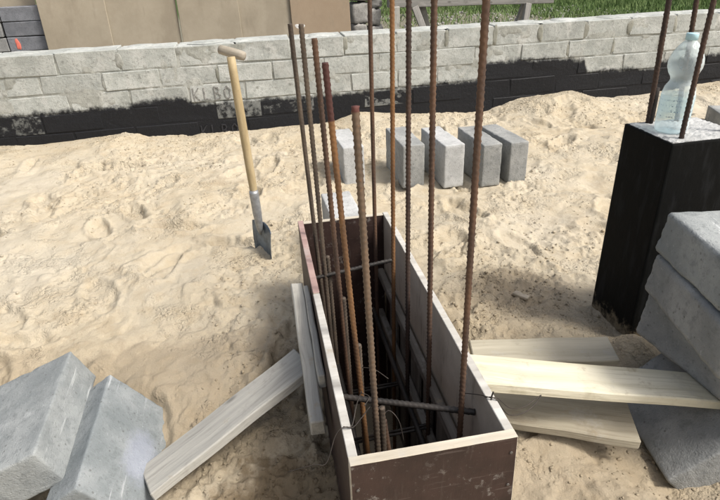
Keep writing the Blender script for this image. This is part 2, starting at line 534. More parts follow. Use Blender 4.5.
MT = {}
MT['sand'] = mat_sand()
MT['wall'] = mat_wall('foundation_block', (.335, .355, .338), (.475, .495, .475))
MT['mortar'] = mat_wall('mortar', (.28, .29, .265), (.40, .41, .38), True)
MT['block'] = mat_concrete('grey_concrete_block', (.22, .23, .228), (.345, .352, .343), spot=(.11, .11, .105), bump=.45)
MT['block_pale'] = mat_concrete('pale_concrete_block', (.36, .37, .37), (.50, .51, .51), spot=(.24, .24, .24), bump=.4)
MT['block_warm'] = mat_concrete('worn_concrete_block', (.215, .235, .240), (.325, .345, .345), spot=(.13, .135, .135), bump=.45, streak=(.58, .60, .61))
MT['wood_grey'] = mat_wood('weathered_board', (.33, .325, .30), (.44, .43, .39), (.20, .19, .17))
MT['wood_tan'] = mat_wood('dull_tan_board', (.40, .37, .29), (.50, .465, .37), (.26, .23, .17))
MT['trestle'] = mat_wood('grey_trestle_wood', (.22, .215, .20), (.31, .30, .28), (.13, .125, .11))
MT['wood_new'] = mat_wood('pale_pine_board', (.56, .525, .40), (.66, .625, .50), (.36, .32, .22))
MT['wood_damp'] = mat_wood('damp_pine_board', (.30, .27, .205), (.39, .355, .275), (.19, .155, .105))
MT['lath'] = mat_wood('shade_darkened_lath', (.16, .145, .125), (.25, .23, .20), (.09, .08, .07))  # laths and slats inside the box: its shade is painted into their tone
MT['handle'] = mat_wood('shovel_handle_wood', (.46, .36, .20), (.55, .44, .27), (.30, .22, .12), knots=False, rough=.6)
MT['grip'] = mat_wood('greyed_grip_wood', (.32, .29, .235), (.40, .36, .30), (.22, .19, .15), knots=False)
MT['film'] = mat_film()
MT['inner'] = mat_inner()
MT['edge'] = mat_wood('raw_ply_edge', (.44, .40, .325), (.56, .515, .43), (.27, .22, .165), grain=.6, knots=False)
MT['edge_white'] = mat_wood('lime_white_ply_edge', (.42, .41, .38), (.54, .53, .50), (.26, .24, .21), grain=.5, knots=False)
MT['edge_pink'] = mat_wood('red_brown_painted_edge', (.34, .235, .215), (.40, .285, .26), (.24, .16, .15), grain=.4, knots=False)
MT['rust'] = mat_rust('rusty_steel', (.062, .041, .032), (.115, .066, .041), (.17, .10, .06))
MT['rust_orange'] = mat_rust('orange_rust_steel', (.12, .064, .032), (.21, .108, .045), (.28, .15, .065))
MT['rust_dark'] = mat_rust('dark_rusty_steel', (.040, .029, .025), (.075, .046, .034), (.12, .072, .045))
MT['rust_grey'] = mat_rust('grey_scaled_steel', (.060, .048, .038), (.115, .090, .068), (.17, .10, .055))
MT['steel_dark'] = mat_rust('blackened_steel', (.018, .017, .016), (.045, .040, .036), (.08, .06, .05), .5)
MT['wire'] = mat_plain('annealed_wire', (.06, .052, .046), .6, .2, 60, .4)
MT['bitumen'] = None
g = NT('bitumen_coat', .7, .10)
P_ = g.coord('World')
na = g.noise(g.map(P_, (40, 40, 7)), 1.0, 5, .6); nb_ = g.noise(P_, 150, 3, .7)
_cz = g.sep(P_)[2]
_du = g.sstep(g.math('ADD', _cz, g.math('MULTIPLY', g.math('SUBTRACT', g.noise(P_, 35, 5, .7), .5), .22)), -.03, .035, .45, 0)
MT['bitumen'] = g.done(g.mix(_du, g.mix(g.sstep(na, .48, .66, 0, .8), g.mix(g.sstep(nb_, .66, .78, 0, .35), (.0045, .005, .005), (.03, .03, .03)), (.013, .014, .015)), (.42, .35, .24)), g.bump(g.noise(P_, 45, 4, .6), .25, .004), g.mixf(na, .60, .85))
MT['blade'] = mat_plain('scratched_spade_steel', (.17, .21, .26), .42, .35, 25, .7, .5)
MT['socket'] = mat_plain('spade_socket_steel', (.33, .34, .35), .5, .2, 40, .6, .5)
MT['screw'] = mat_plain('rusty_screw', (.13, .12, .11), .7, .2, 80, .3)
MT['panel'] = None

# ================================================================ SETTING
# ---- sand (fine relief grid)
def build_sand():
    xs = np.concatenate([np.arange(-2.6, -1.3, .016), np.arange(-1.3, 1.9, .0065), np.arange(1.9, 3.6, .009), np.arange(3.6, 4.9, .016)])
    ys = np.concatenate([np.arange(.10, .45, .03), np.arange(.45, 1.9, .0062), np.arange(1.9, 3.0, .0085), np.arange(3.0, 4.20, .011), [4.22]])
    X, Y = np.meshgrid(xs, ys)
    Z = sand_h(X.ravel(), Y.ravel()).reshape(X.shape)
    ins = (X > FX0 + .003) & (X < FX1 - .003) & (Y > FY0 + .003) & (Y < FY1 - .003)
    Z[ins] = -.56 + .25 * (Z[ins])
    ax, ay = X[:, :1].size, X.shape
    # level out towards the outer border so that it meets the ground sheet
    b = sst(-2.6, -2.3, X) * (1 - sst(4.6, 4.9, X)) * sst(.1, .35, Y)
    Z = Z * b
    ny, nx = X.shape
    co = np.stack([X.ravel(), Y.ravel(), Z.ravel()], 1).astype(np.float32)
    i = (np.arange(ny - 1)[:, None] * nx + np.arange(nx - 1)[None, :]).ravel()
    q = np.stack([i, i + 1, i + nx + 1, i + nx], 1).astype(np.int32)
    me = bpy.data.meshes.new('sand')
    me.vertices.add(len(co)); me.vertices.foreach_set('co', co.ravel())
    me.loops.add(q.size); me.loops.foreach_set('vertex_index', q.ravel())
    me.polygons.add(len(q)); me.polygons.foreach_set('loop_start', np.arange(0, q.size, 4, dtype=np.int32))
    me.polygons.foreach_set('use_smooth', np.ones(len(q), dtype=bool))
    me.update()
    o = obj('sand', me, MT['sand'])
    tag(o, 'trodden pale yellow building sand inside the foundation', kind='structure')
build_sand()

# ---- ground beyond: one sheet with a cut-out for the sand pit
def build_ground():
    g = NT('grassy_ground', .95, .1)
    P = g.coord('World'); X, Y, Z = g.sep(P)
    n1 = g.noise(P, .7, 5, .65); n2 = g.noise(P, 9, 5, .7); n3 = g.noise(P, 60, 3, .7)
    grass = g.mix(n2, (.045, .080, .025), (.085, .125, .045))
    dirt = g.mix(n2, (.15, .145, .105), (.26, .245, .195))
    dirt = g.mix(g.sstep(n3, .55, .7, 0, .6), dirt, (.14, .12, .10))
    sandc = g.mix(n2, (.50, .43, .31), (.55, .47, .34))
    # gravelly strip round the building, grass further off to the right
    e = g.math('ADD', g.math('SUBTRACT', Y, g.math('MULTIPLY', g.math('SUBTRACT', 6.2, X), 2.4)), g.math('MULTIPLY', g.math('SUBTRACT', n1, .5), 8.0))
    gm = g.sstep(e, 8.0, 12.0)
    gm = g.math('MAXIMUM', gm, g.sstep(Y, 13, 16))
    c = g.mix(gm, dirt, grass)
    c = g.mix(g.sstep(Y, 4.25, 4.35, 1, 0), c, sandc)
    m = g.done(c, g.bump(n3, .8, .02))
    xs = [-900, -2.6, 4.9, 900]; ys = [-900, .10, 4.22, 900]
    vs_, fs = [], []
    for y in ys:
        for x in xs: vs_.append((x, y, 0))
    for j in range(3):
        for i in range(3):
            if i == 1 and j == 1: continue
            a = j * 4 + i
            fs.append((a, a + 1, a + 5, a + 4))
    o = obj('ground', mesh_from('ground', vs_, fs), m)
    tag(o, 'rough ground round the foundation, grass and gravel behind the wall', kind='structure')
build_ground()

# ---- foundation wall of concrete blocks
def build_wall():
    root = empty('foundation_wall', (1.2, WALL_Y + .12, 0))
    tag(root, 'long low foundation wall of pale concrete blocks with black bitumen coat along its foot', 'wall')
    ox, oy = -1.2, -(WALL_Y + .12)
    courses = [(.482, .612), (.355, .472), (.230, .345), (.100, .220), (-.03, .090)]
    c1 = [-2.06, -1.675, -1.29, -.895, -.51, -.12, .26, .64, 1.02, 1.40, 1.77, 2.13, 2.50, 2.87, 3.25, 3.62, 4.0, 4.4]
    c2 = [-2.2, -1.81, -1.42, -1.02, -.65, -.26, .12, .49, .88, 1.29, 1.62, 1.99, 2.37, 2.75, 3.14, 3.52, 3.9, 4.3]
    rnd = random.Random(3)
    js = [c1, c2]
    for k in range(3):
        base = c1 if k % 2 == 0 else c2
        js.append([x + rnd.uniform(-.045, .045) + (.11 if k == 0 else -.06 if k == 1 else .03) for x in base])
    js[2] = [-2.05, -1.66, -1.27, -.875, -.478, -.088, .29, .68, 1.03, 1.33, 1.71, 2.09, 2.47, 2.85, 3.21, 3.6, 3.98, 4.4]
    js[3] = [-2.24, -1.85, -1.475, -1.09, -.70, -.315, .02, .40, .77, 1.14, 1.53, 1.92, 2.30, 2.67, 3.05, 3.43, 3.82, 4.2]
    meshes = []
    thin = {(2, 4): .0, (3, 1): .46, (3, 5): .54, (3, 6): .44, (3, 8): .55, (3, 7): .36, (3, 4): .30}
    for v in range(6):
        me = box_mesh('wall_block', 1, 1, 1, 0.0, rnd=rnd)
        meshes.append(me)
    cache = {}
    for ci, (z0, z1) in enumerate(courses):
        xs = js[ci]
        for i in range(len(xs) - 1):
            gap = rnd.uniform(.006, .022)
            L = xs[i + 1] - xs[i] - gap
            H = z1 - z0
            key = (round(L, 2), ci, rnd.randint(0, 2))
            if key not in cache:
                me = box_mesh('wall_block', round(L, 2), .24, H, 0.0035, 1, .0050, rnd=rnd)
                me.materials.append(MT['wall'])
                cache[key] = me
            o = obj('block', cache[key], None, root)
            o.location = ((xs[i] + xs[i + 1]) / 2 + ox, WALL_Y + .12 + rnd.uniform(-.0015, .0015) + oy, (z0 + z1) / 2 + rnd.uniform(-.002, .002))
            o.rotation_euler = (0, rnd.uniform(-.004, .004), rnd.uniform(-.004, .004))
            o['thin_coat'] = float(thin.get((ci, i), rnd.choice([0., 0., .12, .2])))
            if (ci, i) in ((2, 4), (4, 4)):
                letters(o, .0 if ci == 2 else -.01, ci == 4)
    # mortar: core with uneven squeezed-out joints
    xs = np.arange(-2.06, 4.4, .0125); zs = np.arange(-.05, .606, .0105)
    X, Z = np.meshgrid(xs, zs)
    n = vnoise(X * 9, Z * 14, 40) * .6 + vnoise(X * 26, Z * 26, 41) * .4
    Yf = WALL_Y + .0062 - .0058 * sst(-.25, .55, n)
    ez = np.interp(X, [a for a, b in EDGE], [b for a, b in EDGE])
    kf = np.clip((ez + .01 - Z) / .03, 0, 1)
    Yf = Yf * (1 - kf) + (WALL_Y + .0012 + .0012 * n) * kf
    ny, nx = X.shape
    vs_ = np.stack([X.ravel(), Yf.ravel(), Z.ravel()], 1).tolist()
    fs = []
    for j in range(ny - 1):
        for i in range(nx - 1):
            a = j * nx + i; fs.append((a, a + 1, a + nx + 1, a + nx))
    b0 = len(vs_)
    for (x, z) in ((xs[0], zs[0]), (xs[-1], zs[0]), (xs[-1], zs[-1]), (xs[0], zs[-1])): vs_.append((x, WALL_Y + .232, z))
    # top, back, ends
    top = [(ny - 1) * nx + i for i in range(nx)]
    fs.append(tuple(top + [b0 + 2, b0 + 3])[::1]); fs.append((b0 + 1, b0, b0 + 3, b0 + 2))
    fs.append(tuple([j * nx for j in range(ny - 1, -1, -1)] + [b0, b0 + 3])); fs.append(tuple([j * nx + nx - 1 for j in range(ny)] + [b0 + 2, b0 + 1]))
    me = mesh_from('mortar', [(x + ox, y + oy, z) for x, y, z in vs_], fs)
    o = obj('mortar', me, MT['mortar'], root)
    o['thin_coat'] = .12
    # smears of mortar on top of the wall and proud plugs in the wide joints
    for (x, z, w_, h_, k) in ((.645, .55, .045, .11, 0), (-.89, .545, .05, .12, 1), (1.40, .55, .04, .11, 0), (1.77, .545, .05, .13, 0), (2.13, .545, .05, .12, 0), (2.50, .545, .055, .13, 0), (2.87, .545, .05, .12, 0), (3.25, .545, .045, .12, 0), (-1.02, .41, .03, .10, 1), (-.26, .41, .035, .10, 0), (2.37, .41, .04, .10, 0), (2.75, .41, .03, .1, 0)):
        me = blob_plate(w_, h_, .007, rnd)
        me.materials.append(MT['plug'] if k == 0 else MT['mortar'])
        p = obj('mortar_plug', me, None, root)
        p.location = (x + ox, WALL_Y + .004 + oy, z)
    for i in range(16):
        x = -1.9 + i * .39 + rnd.uniform(-.1, .1)
        me = blob_plate(rnd.uniform(.16, .34), .20, .010, rnd)
        me.materials.append(MT['wall'])
        p = obj('mortar_smear', me, None, root)
        p.location = (x + ox, WALL_Y + .125 + oy, WALL_TOP - .0015)
        p.rotation_euler = (-math.pi / 2, 0, 0)

def blob_plate(w_, h_, t, rnd):
    """irregular flat lump in the XZ plane bulging towards -Y"""
    n = 18
    vs_ = [(0, -t, 0)]; fs = []
    ph = [rnd.uniform(0, 6.3) for _ in range(4)]
    for r_, yy in ((.55, -t * .85), (.85, -t * .5), (1.0, t * .2)):
        for k in range(n):
            a = 2 * math.pi * k / n
            rr = r_ * (1 + .10 * math.sin(2 * a + ph[0]) + .09 * math.sin(3 * a + ph[1]) + .06 * math.sin(5 * a + ph[2]))
            ca, sa = math.cos(a), math.sin(a)
            q = (abs(ca) ** 3 + abs(sa) ** 3) ** (-1 / 3)
            vs_.append((ca * q * rr * w_ / 2, yy, sa * q * rr * h_ / 2))
    for k in range(n): fs.append((0, 1 + (k + 1) % n, 1 + k))
    for l in range(2):
        for k in range(n):
            a = 1 + l * n + k; b = 1 + l * n + (k + 1) % n
            fs.append((a, b, b + n, a + n))
    return mesh_from('mortar_lump', vs_, fs, True)

def letters(block, dz, black):
    """hand-scrawled letters K L B O on the block face"""
    strokes = {
        'K': [[(0, 1), (.08, 0)], [(.75, 1), (.12, .5), (.85, 0)]],
        'L': [[(.1, 1), (.06, .12)], [(.04, .12), (.85, .08)]],
        'B': [[(.1, 0), (.1, 1), (.6, .95), (.7, .75), (.5, .55), (.1, .52)], [(.5, .52), (.85, .35), (.75, .08), (.1, 0)]],
        'O': [[(.45, 1), (.1, .75), (.1, .3), (.4, 0), (.8, .2), (.85, .7), (.45, 1), (.35, .97)]],
    }
    x = -.165
    for ch in 'KLBO':
        vs_, fs = [], []
        for st in strokes[ch]:
            for (a, b) in zip(st[:-1], st[1:]):
                p0 = Vector((x + a[0] * .050, 0, -.047 + a[1] * .088)); p1 = Vector((x + b[0] * .050, 0, -.047 + b[1] * .088))
                t = (p1 - p0).normalized(); n = Vector((t.z, 0, -t.x)) * .0038
                i0 = len(vs_)
                for p, s in ((p0 - t * .002, 1), (p0 - t * .002, -1), (p1 + t * .002, -1), (p1 + t * .002, 1)):
                    vs_.append(p + n * s + Vector((0, -.0022, 0)))
                for p, s in ((p0 - t * .002, 1), (p0 - t * .002, -1), (p1 + t * .002, -1), (p1 + t * .002, 1)):
                    vs_.append(p + n * s + Vector((0, .010, 0)))
                fs += [(i0, i0 + 1, i0 + 2, i0 + 3), (i0, i0 + 4, i0 + 5, i0 + 1), (i0 + 1, i0 + 5, i0 + 6, i0 + 2), (i0 + 2, i0 + 6, i0 + 7, i0 + 3), (i0 + 3, i0 + 7, i0 + 4, i0)]
        o = obj('letter', mesh_from('letter', vs_, fs), MT['letter_black'] if black else MT['letter'], block)
        o.location = (0, -.1240, dz)
        x += .071

MT['plug'] = mat_concrete('grey_green_mortar', (.21, .215, .185), (.30, .30, .26), spot=(.15, .15, .13), bump=.6)
MT['letter'] = mat_plain('charcoal_scrawl', (.25, .25, .24), .9, .4, 60)
MT['letter_black'] = mat_plain('bitumen_over_letters', (.035, .036, .042), .4, .3, 60)
build_wall()

# ================================================================ FORMWORK BOX
def ply_box(name, x0, x1, y0, y1, z0, z1, mats, parent, edge_axis, cuts=10, wob=.0003, skew=None):
    """panel of ply: face materials by normal. mats = dict(xm,xp,ym,yp,top); thin top edge subdivided and chipped"""
    rnd = random.Random(hash((round(x0, 3), round(y0, 3))) & 0xffff)
    bm = bmesh.new()
    bmesh.ops.create_cube(bm, size=1)
    for v in bm.verts:
        v.co = Vector((x0 if v.co.x < 0 else x1, y0 if v.co.y < 0 else y1, z0 if v.co.z < 0 else z1))
    ax = 0 if edge_axis == 'x' else 1
    L = (x1 - x0) if ax == 0 else (y1 - y0)
    el = [e for e in bm.edges if abs(e.verts[0].co[ax] - e.verts[1].co[ax]) > L * .5]
    bmesh.ops.subdivide_edges(bm, edges=el, cuts=cuts)
    bmesh.ops.bevel(bm, geom=[e for e in bm.edges if e.calc_face_angle(0) > .5], offset=.0012, segments=1, affect='EDGES')
    for v in bm.verts:
        if v.co.z > z1 - .004:
            v.co.z += rnd.uniform(-wob, wob); v.co[1 - ax] += rnd.uniform(-wob, wob) * .6
        if skew: v.co.x += skew(v.co)
    names = ['xm', 'xp', 'ym', 'yp', 'top']
    me = bpy.data.meshes.new(name)
    for n in names: me.materials.append(mats.get(n, mats['top']))
    bm.normal_update()
    for f in bm.faces:
        n = f.normal
        if abs(n.z) > .6: f.material_index = 4
        elif abs(n.x) > abs(n.y): f.material_index = 0 if n.x < 0 else 1
        else: f.material_index = 2 if n.y < 0 else 3
    bm.to_mesh(me); bm.free()
    return obj(name, me, None, parent)

def build_formwork():
    root = empty('formwork_box', ((FX0 + FX1) / 2, (FY0 + FY1) / 2, -.55))
    tag(root, 'narrow rectangular shuttering box of brown film-faced boards set in the sand', 'formwork')
    pv = Vector(root.location)
    hold = []
    T = .018
    zb = -.56
    film, inner = MT['film'], MT['inner']
    def P(*a, **k):
        o = ply_box(*a[:1], *a[1:], root, **k)
        hold.append(o); return o
    near = P('end_board', FX0, FX1, FY0, FY0 + .021, zb, FZ, dict(top=MT['edge'], ym=film, yp=film, xm=MT['edge'], xp=MT['edge']), edge_axis='x', cuts=16, wob=.0003, skew=lambda c: .055 * (FZ - c.z) * max(0, (c.x - .15) / .25) * (1 if c.z > 0 else 0) + (.0165 if c.z <= 0 and c.x > .3 else 0))
    near['label'] = 'dark brown end board facing the camera, pale raw top edge'
    P('end_board', FX0 + T, FX1 - T, FY1 - T, FY1, zb, FZ - .004, dict(top=MT['edge'], ym=film, yp=film, xm=MT['edge'], xp=MT['edge']), edge_axis='x', cuts=10)
    o = P('side_board', FX0, FX0 + T, 1.295, FY1, zb, FZ, dict(top=MT['edge_pink'], xm=film, xp=film, ym=MT['edge'], yp=MT['edge']), edge_axis='y', cuts=12)
    o['label'] = 'far left side board with red-brown painted top edge'
    o = P('side_board', FX0, FX0 + T, FY0 + .0215, 1.293, zb, FZ - .002, dict(top=MT['edge_white'], xm=film, xp=film, ym=MT['edge'], yp=MT['edge']), edge_axis='y', cuts=14)
    o['label'] = 'near left side board with whitish top edge'
    # right side: upper panel, lath, upright boards below with gaps
    P('side_board', FX1 - T, FX1, FY0 + .0215, FY1, .055, FZ - .001, dict(top=MT['edge_white'], xm=inner, xp=film, ym=MT['edge'], yp=MT['edge']), edge_axis='y', cuts=22)
    P('backing_board', FX1 - T + .004, FX1, FY0 + .0215, FY1 - T - .001, zb, .052, dict(top=film, xm=film, xp=film), edge_axis='y', cuts=2)  # dark film colour here paints the shade of the lower box
    y = FY0 + .04
    rnd = random.Random(8)
    while y < FY1 - .13:
        wd_ = rnd.uniform(.07, .10)
        me = box_mesh('upright_slat', .55, wd_, .010, .002, 1, .001, rnd=rnd)
        s = obj('upright_slat', me, MT['lath'], root)
        s.matrix_basis = frame((FX1 - T - .0035, y + wd_ / 2, -.235), (0, 0, 1), (-1, 0, 0))
        hold.append(s)
        y += wd_ + rnd.uniform(.03, .055)
    for z, x in ((.075, FX1 - T - .018), (-.10, FX1 - T - .022)):
        me = box_mesh('lath', 1.02, .030, .022, .003, 1, .001, cuts=6)
        s = obj('lath', me, MT['lath'], root); s.matrix_basis = frame((x, (FY0 + FY1) / 2, z), (0, 1, 0), (1, 0, 0)); hold.append(s)
    # battens nailed along the outside of the left side
    b = obj('batten', box_mesh('batten', .47, .034, .055, .003, 1, .002, cuts=6), MT['wood_grey'], root)
    b.matrix_basis = frame((.0455, 1.215, .172), (0, -.97, -.235), (0, -.235, .97)); hold.append(b)
    b = obj('batten', box_mesh('batten', .34, .017, .05, .003, 1, .002, cuts=6), MT['wood_grey'], root)
    b.matrix_basis = frame((.0715, 1.245, .205), (0, -.985, -.17), (0, -.17, .985)); hold.append(b)
    for (x, z) in ((.389, .262), (.390, .175), (.094, .235), (.392, .09)):
        me = lathe_mesh('screw_head', [(.0005, -.001), (.0032, -.0005), (.0032, .0010), (.002, .0014), (.0004, .0010)], 10)
        s = obj('screw_head', me, MT['screw'], root); s.matrix_basis = frame((x, FY0 - .0012, z), (1, 0, 0), (0, -1, 0)); hold.append(s)
    inv = Matrix.Translation(-pv)
    for o in hold: o.matrix_basis = inv @ o.matrix_basis
build_formwork()

# ---- steel
def rebar_mesh(name, L, r=.0078, pitch=.0115, seg=10, rib=.0015, bend=0.0, step=.0026, ribbed=True, seed=0):
    n = int(L / step) + 1
    z = np.linspace(0, L, n)
    a = np.arange(seg) * 2 * np.pi / seg
    Zg, A = np.meshgrid(z, a, indexing='ij')
    ph = Zg / pitch * 2 * np.pi - 3.0 * np.where(np.sin(A) > 0, A, 2 * np.pi - A)
    rr = r + (rib * np.clip(np.cos(ph) * 1.6 - .35, 0, 1) * np.abs(np.sin(A)) ** .5 if ribbed else 0)
    rr = rr + .0008 * (np.abs(np.cos(A)) > .97)
    bx = bend * np.sin(np.pi * Zg / L)
    co = np.stack([rr * np.cos(A) + bx, rr * np.sin(A), Zg], -1).reshape(-1, 3)
    fs = []
    for i in range(n - 1):
        for k in range(seg):
            fs.append((i * seg + k, i * seg + (k + 1) % seg, (i + 1) * seg + (k + 1) % seg, (i + 1) * seg + k))
    fs.append(tuple(range(seg - 1, -1, -1))); fs.append(tuple((n - 1) * seg + k for k in range(seg)))
    return mesh_from(name, co.tolist(), fs, True)

def rebar(label, bot, top, mat, r=.0058, bend=0.0, ribbed=True, group=None, rz=0., name='rebar'):
    b, t = Vector(bot), Vector(top)
    d = t - b
    o = obj(name, rebar_mesh(name, d.length, r, bend=bend + random.uniform(-.004, .004) * (d.length > .8), ribbed=ribbed), mat)
    zx = d.normalized(); x = Vector((math.cos(rz), math.sin(rz), 0))
    y = zx.cross(x).normalized(); x = y.cross(zx)
    m = Matrix((x, y, zx)).transposed().to_4x4(); m.translation = b
    o.matrix_basis = m
    tag(o, label, 'rebar', group)
    return o

GL = 'left row of bars in the formwork'; GR = 'right row of bars in the formwork'
ZB = -.54
def at_z(p, q, z):
    p, q = Vector(p), Vector(q); t = (z - p.z) / (q.z - p.z); return p + (q - p) * t
def bar2(label, p, q, mat, grp, **k):
    rebar(label, at_z(p, q, ZB), q, mat, group=grp, **k)
redtip = mat_rust('red_tipped_steel', (.11, .062, .034), (.21, .108, .045), (.20, .15, .11), tip=(.07, .030, .026), tipz=1.36)
redtip2 = mat_rust('red_cut_steel', (.075, .058, .044), (.135, .095, .065), (.22, .115, .05), tip=(.105, .040, .034), tipz=1.425)
bar2('grey ribbed bar at the far left of the box, short and leaning', (.135, 1.65, .15), (.108, 1.65, .945), MT['rust_grey'], GL, r=.0060)
bar2('brownish ribbed bar, second from the left in the box', (.132, 1.45, .25), (.121, 1.45, .962), MT['rust_grey'], GL, rz=.8, r=.0060)
bar2('rusty ribbed bar, third from the left, coarse ribs', (.158, 1.28, .17), (.133, 1.28, .948), MT['rust'], GL, rz=1.6, r=.0060)
bar2('orange rusty bar with dark red top end, fourth from the left', (.160, 1.08, .315), (.129, 1.08, .928), redtip, GL, rz=.4, r=.0060)
bar2('thick grey and rusty bar cut lowest, red on its cut top', (.163, .87, .285), (.147, .87, .893), redtip2, GL, rz=1.2, r=.0060)
bar2('thin rusty bar at the far right corner inside the box', (.337, 1.68, .3), (.340, 1.68, 1.46), MT['rust'], GR)
bar2('bright orange rusty bar, second of the right row counted from the far end', (.345, 1.455, .2), (.352, 1.455, 1.52), MT['rust_orange'], GR, rz=.5)
bar2('dark brown bar in the middle of the right row', (.344, 1.285, .2), (.345, 1.285, 1.50), MT['rust_dark'], GR, rz=1.)
bar2('brown rusty bar, second of the right row counted from the camera', (.352, 1.10, .1), (.340, 1.10, 1.49), MT['rust'], GR, rz=1.4)
bar2('thick brown bar nearest the camera at the right inner face', (.352, .862, .2), (.351, .862, 1.50), MT['rust'], GR, rz=.2, r=.0058)
GS = 'short starter bars beside the left row'
for (x, y, z, l) in ((.145, 1.46, .318, 'short starter bar stub at the far end of the left row'), (.163, 1.285, .278, 'short starter bar stub below the coarse ribbed bar'), (.168, 1.085, .267, 'short pale starter bar stub beside the red-tipped orange bar'), (.180, .882, .250, 'short starter bar stub nearest the camera with rusty cut end')):
    rebar(l, (x + .012, y, ZB), (x, y, z), MT['rust_grey'], .0062, group=GS, rz=x * 30)
rebar('leaning bar stub behind the nearest starter bar', (.235, .90, -.3), (.186, .895, .20), MT['rust'], .006, group=GS)
# ties across the box
rebar('dark cross bar lying across the far half of the box', (.101, 1.452, .254), (.338, 1.452, .283), MT['steel_dark'], .0055, group='cross bars', name='cross_bar')
rebar('dark cross bar tied across the near half of the box', (.101, .975, .214), (.3815, .858, .216), MT['steel_dark'], .0066, group='cross bars', name='cross_bar')
# stirrups and long bars deep inside
def stirrup(y, z, lab):
    pts = [(.130, y, z), (.355, y + .008, z + .003), (.358, y, z), (.352, y, z - .001), (.130, y - .008, z - .004)]
    o = obj('stirrup', tube_mesh('stirrup', pts, .004, 6), MT['steel_dark']); tag(o, lab, 'stirrup', 'stirrups deep in the box')
stirrup(1.10, -.06, 'thin dark stirrup half way down the box')
stirrup(1.40, -.16, 'thin dark stirrup deep at the far end of the box')
rebar('dark long bar running low along the right inner face', (.322, .80, -.06), (.322, 1.70, -.05), MT['steel_dark'], .0075, group='long bars low in the box')
rebar('dark long bar running low along the left inner face', (.150, .80, -.10), (.152, 1.70, -.09), MT['steel_dark'], .0075, group='long bars low in the box')

# ---- tie wires
def wire(label, pts, r=.0011):
    P_ = [Vector(p) for p in pts]
    out = []
    for i in range(len(P_) - 1):
        p0 = P_[max(i - 1, 0)]; p1 = P_[i]; p2 = P_[i + 1]; p3 = P_[min(i + 2, len(P_) - 1)]
        for k in range(6):
            t = k / 6
            out.append(.5 * ((2 * p1) + (-p0 + p2) * t + (2 * p0 - 5 * p1 + 4 * p2 - p3) * t * t + (-p0 + 3 * p1 - 3 * p2 + p3) * t ** 3))
    out.append(P_[-1])
    o = obj('tie_wire', tube_mesh('tie_wire', out, r, 5), MT['wire'])
    tag(o, label, 'wire', 'tie wires on the formwork')
wire('thin tie wire twisted over the left top edge of the box', [(-.03, .80, .20), (.02, .775, .235), (.045, .765, .245), (.066, .785, .285), (.078, .788, .302), (.091, .789, .305), (.104, .79, .300), (.125, .82, .29), (.155, .87, .27), (.172, .868, .262)])
wire('thin tie wire from the left top edge up to the near cross bar', [(.085, .793, .303), (.102, .792, .303), (.118, .83, .315), (.140, .90, .285), (.150, .955, .232), (.165, .948, .224), (.150, .93, .216)])
wire('loose wire end curling beside the nearest starter bar', [(.178, .88, .22), (.196, .885, .235), (.214, .87, .215), (.222, .86, .165)])
wire('thin wire end sticking out of the left bars', [(.174, 1.08, .20), (.20, 1.06, .205), (.228, 1.03, .195)])
wire('tie wire looped over the right top edge, lying on the pale plank', [(.352, .868, .268), (.374, .825, .296), (.388, .804, .304), (.402, .802, .302), (.43, .80, .272), (.47, .815, .252), (.52, .838, .254), (.47, .80, .255), (.425, .792, .262), (.396, .800, .3035), (.378, .810, .301)])
wire('short twisted wire end standing on the right top edge', [(.389, .803, .298), (.3895, .802, .310), (.391, .800, .322)], .0018)

# ================================================================ LOOSE BLOCKS
def loose_block(label, origin_corner, xdir, ydir, dims, mat, group=None, seed=0, name='concrete_block', amp=.0022):
    """corner at origin_corner; extends dims along xdir, ydir and their cross product"""
    x = Vector(xdir).normalized(); y = Vector(ydir); y = (y - x * y.dot(x)).normalized(); z = x.cross(y)
    c = Vector(origin_corner) + x * dims[0] / 2 + y * dims[1] / 2 + z * dims[2] / 2
    m = Matrix((x, y, z)).transposed().to_4x4(); m.translation = c
    o = obj(name, rough_box(name, *dims, seed=seed, amp=amp), mat)
    o.matrix_basis = m
    tag(o, label, 'concrete block', group)
    return o

# bottom-left pair of blocks
CAMP = Vector((0, 0, 1.1))
def nearer(p, s): return CAMP + (Vector(p) - CAMP) * s
s_ = .95
GLB = 'blocks weighing down the left brace'
loose_block('worn grey block lying tilted at the left edge, nearest the corner', nearer((-.630, 1.462, .107), s_), (.373, .056, -.926), (.018, -.998, -.053), (.12 * s_, .38 * s_, .24 * s_), MT['block_warm'], GLB, 3)
g, c, nb = concrete('lilac_stained_block', (.19, .215, .225), (.30, .325, .335), spot=(.12, .125, .125), bump=.45, streak=(.55, .57, .6))
PX, PY, PZ = g.sep(g.coord('Object'))
d = g.math('SQRT', g.math('ADD', g.math('POWER', g.math('DIVIDE', g.math('SUBTRACT', PX, .035), .055), 2.0), g.math('POWER', g.math('DIVIDE', g.math('SUBTRACT', PY, .015), .085), 2.0)))
d = g.math('ADD', d, g.math('MULTIPLY', g.math('SUBTRACT', g.noise(g.coord('Object'), 30, 5, .7), .5), 1.1))
c = g.mix(g.sstep(d, .45, 1.25, .40, 0), c, (.36, .39, .50))
MT['block_lilac'] = g.done(c, nb)
loose_block('grey block with a pale lilac stain leaning beside the left brace plank', nearer((-.520, 1.398, .052), s_), (.585, .047, -.810), (-.029, -.997, -.078), (.24 * s_, .38 * s_, .12 * s_), MT['block_lilac'], GLB, 5)

